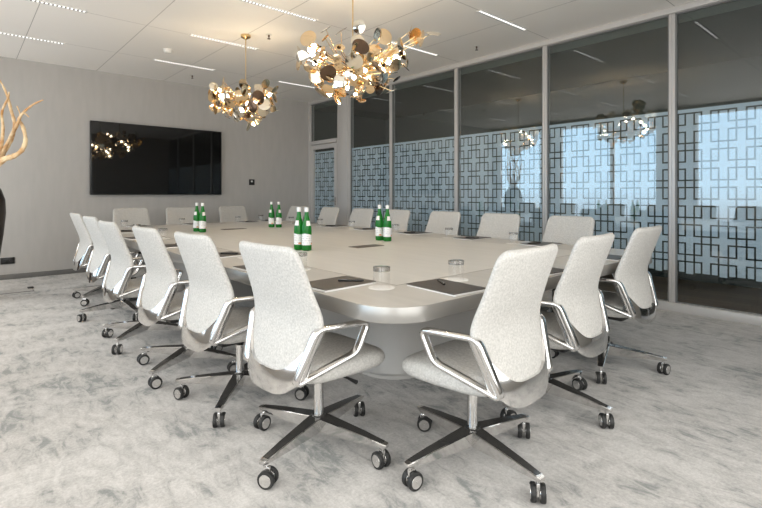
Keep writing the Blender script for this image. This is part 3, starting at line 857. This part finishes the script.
# ------------------------------------------------------------------ water bottles in four pairs
bt0 = empty('water_bottle')
MB().lathe([(0.030, 0), (0.0385, 0.004), (0.040, 0.012), (0.040, 0.165), (0.0375, 0.195), (0.029, 0.235), (0.020, 0.265), (0.0155, 0.290), (0.0145, 0.318), (0.016, 0.319), (0.016, 0.326), (0.0135, 0.327)], 28).build('glass_body', M['bottle'], bt0)
MB().lathe([(0.0150, 0.310), (0.0175, 0.312), (0.0175, 0.343), (0.016, 0.347)], 20).build('cap', M['cap'], bt0, label='white cap')
def arc_label(r, z0, z1, a0, a1, wavy=0.0, r2=None):
    n = 20; lo = []
    for i in range(n + 1):
        a = R(a0 + (a1 - a0) * i / n); zt = z1 + wavy * math.sin(PI * 2 * i / n)
        lo.append([(rr * math.cos(a), rr * math.sin(a), z) for rr, z in ((r, z0), (r + 0.0005, z0), ((r2 or r) + 0.0005, zt), (r2 or r, zt))])
    return MB().loft(lo)
arc_label(0.0402, 0.045, 0.132, -100, 100, 0.006).build('body_label', M['label'], bt0, label='white paper label with faint print')
arc_label(0.0368, 0.200, 0.240, -32, 32, r2=0.0286).build('neck_label', M['paper'], bt0, label='white neck label')
arc_label(0.0409, 0.05, 0.062, 28, 62).build('label_mark', M['orange'], bt0, label='small orange mark on the label')
BT = [((2.08, 3.37), (2.10, 3.285)), ((3.09, 3.52), (3.085, 3.40)), ((2.15, 5.80), (2.155, 5.63)), ((3.18, 5.85), (3.24, 5.76))]
PL = ['in the pair nearest the camera', 'in the near right pair', 'in the far left pair', 'in the far right pair']
fst = True
for (a, b), lb in zip(BT, PL):
    for k, (x, y) in enumerate((a, b)):
        o = bt0 if fst else copy_tree(bt0); fst = False
        o.location = (x, y, TZ + 0.0009); o.rotation_euler = (0, 0, math.atan2(-y, -x) + (0.5 if k else -0.6))
        tag(o, 'green water bottle with white label, %s one %s' % (['left', 'right'][k], lb), 'bottle', 'green water bottles')

# ------------------------------------------------------------------ sky outside
wd = bpy.data.worlds.new('sky'); SC.world = wd; wd.use_nodes = True
n, l = wd.node_tree.nodes, wd.node_tree.links
n.clear()
wo = n.new('ShaderNodeOutputWorld'); bg = n.new('ShaderNodeBackground')
tc = n.new('ShaderNodeTexCoord'); sp = n.new('ShaderNodeSeparateXYZ'); rp = n.new('ShaderNodeValToRGB')
l.new(tc.outputs['Generated'], sp.inputs[0])
mr = n.new('ShaderNodeMapRange'); mr.inputs['From Min'].default_value = -1; mr.inputs['From Max'].default_value = 1
l.new(sp.outputs['Z'], mr.inputs['Value']); l.new(mr.outputs[0], rp.inputs[0])
e = rp.color_ramp.elements
e[0].position = 0.0; e[0].color = (0.46, 0.44, 0.42, 1)
e[1].position = 1.0; e[1].color = (0.86, 0.80, 0.73, 1)
for pos, colr in ((0.47, (0.34, 0.35, 0.37, 1)), (0.505, (0.58, 0.80, 1.0, 1)), (0.59, (0.45, 0.72, 1.0, 1)), (0.655, (0.93, 0.895, 0.845, 1))):
    k = e.new(pos); k.color = colr
# unseen near-side sky whitened to balance the room light, blue sky to the left
cl = n.new('ShaderNodeMapRange'); cl.inputs['From Min'].default_value = 0.35; cl.inputs['From Max'].default_value = -0.55
cl.inputs['To Min'].default_value = 0.0; cl.inputs['To Max'].default_value = 0.85
l.new(sp.outputs['Y'], cl.inputs['Value'])
cm = n.new('ShaderNodeMix'); cm.data_type = 'RGBA'
cm.inputs['B'].default_value = (0.83, 0.80, 0.757, 1)
l.new(cl.outputs[0], cm.inputs['Factor']); l.new(rp.outputs[0], cm.inputs['A'])
l.new(cm.outputs['Result'], bg.inputs[0]); bg.inputs[1].default_value = 3.2
l.new(bg.outputs[0], wo.inputs[0])

# ------------------------------------------------------------------ view
vs = SC.view_settings
vs.view_transform = 'Standard'; vs.look = 'None'; vs.gamma = 1.0; vs.use_curve_mapping = False
vs.exposure = 0.68
SC.cycles.max_bounces = 10; SC.cycles.transparent_max_bounces = 16; SC.cycles.diffuse_bounces = 5; SC.cycles.glossy_bounces = 5
SC.cycles.sample_clamp_indirect = 6.0
SC.cycles.use_denoising = True
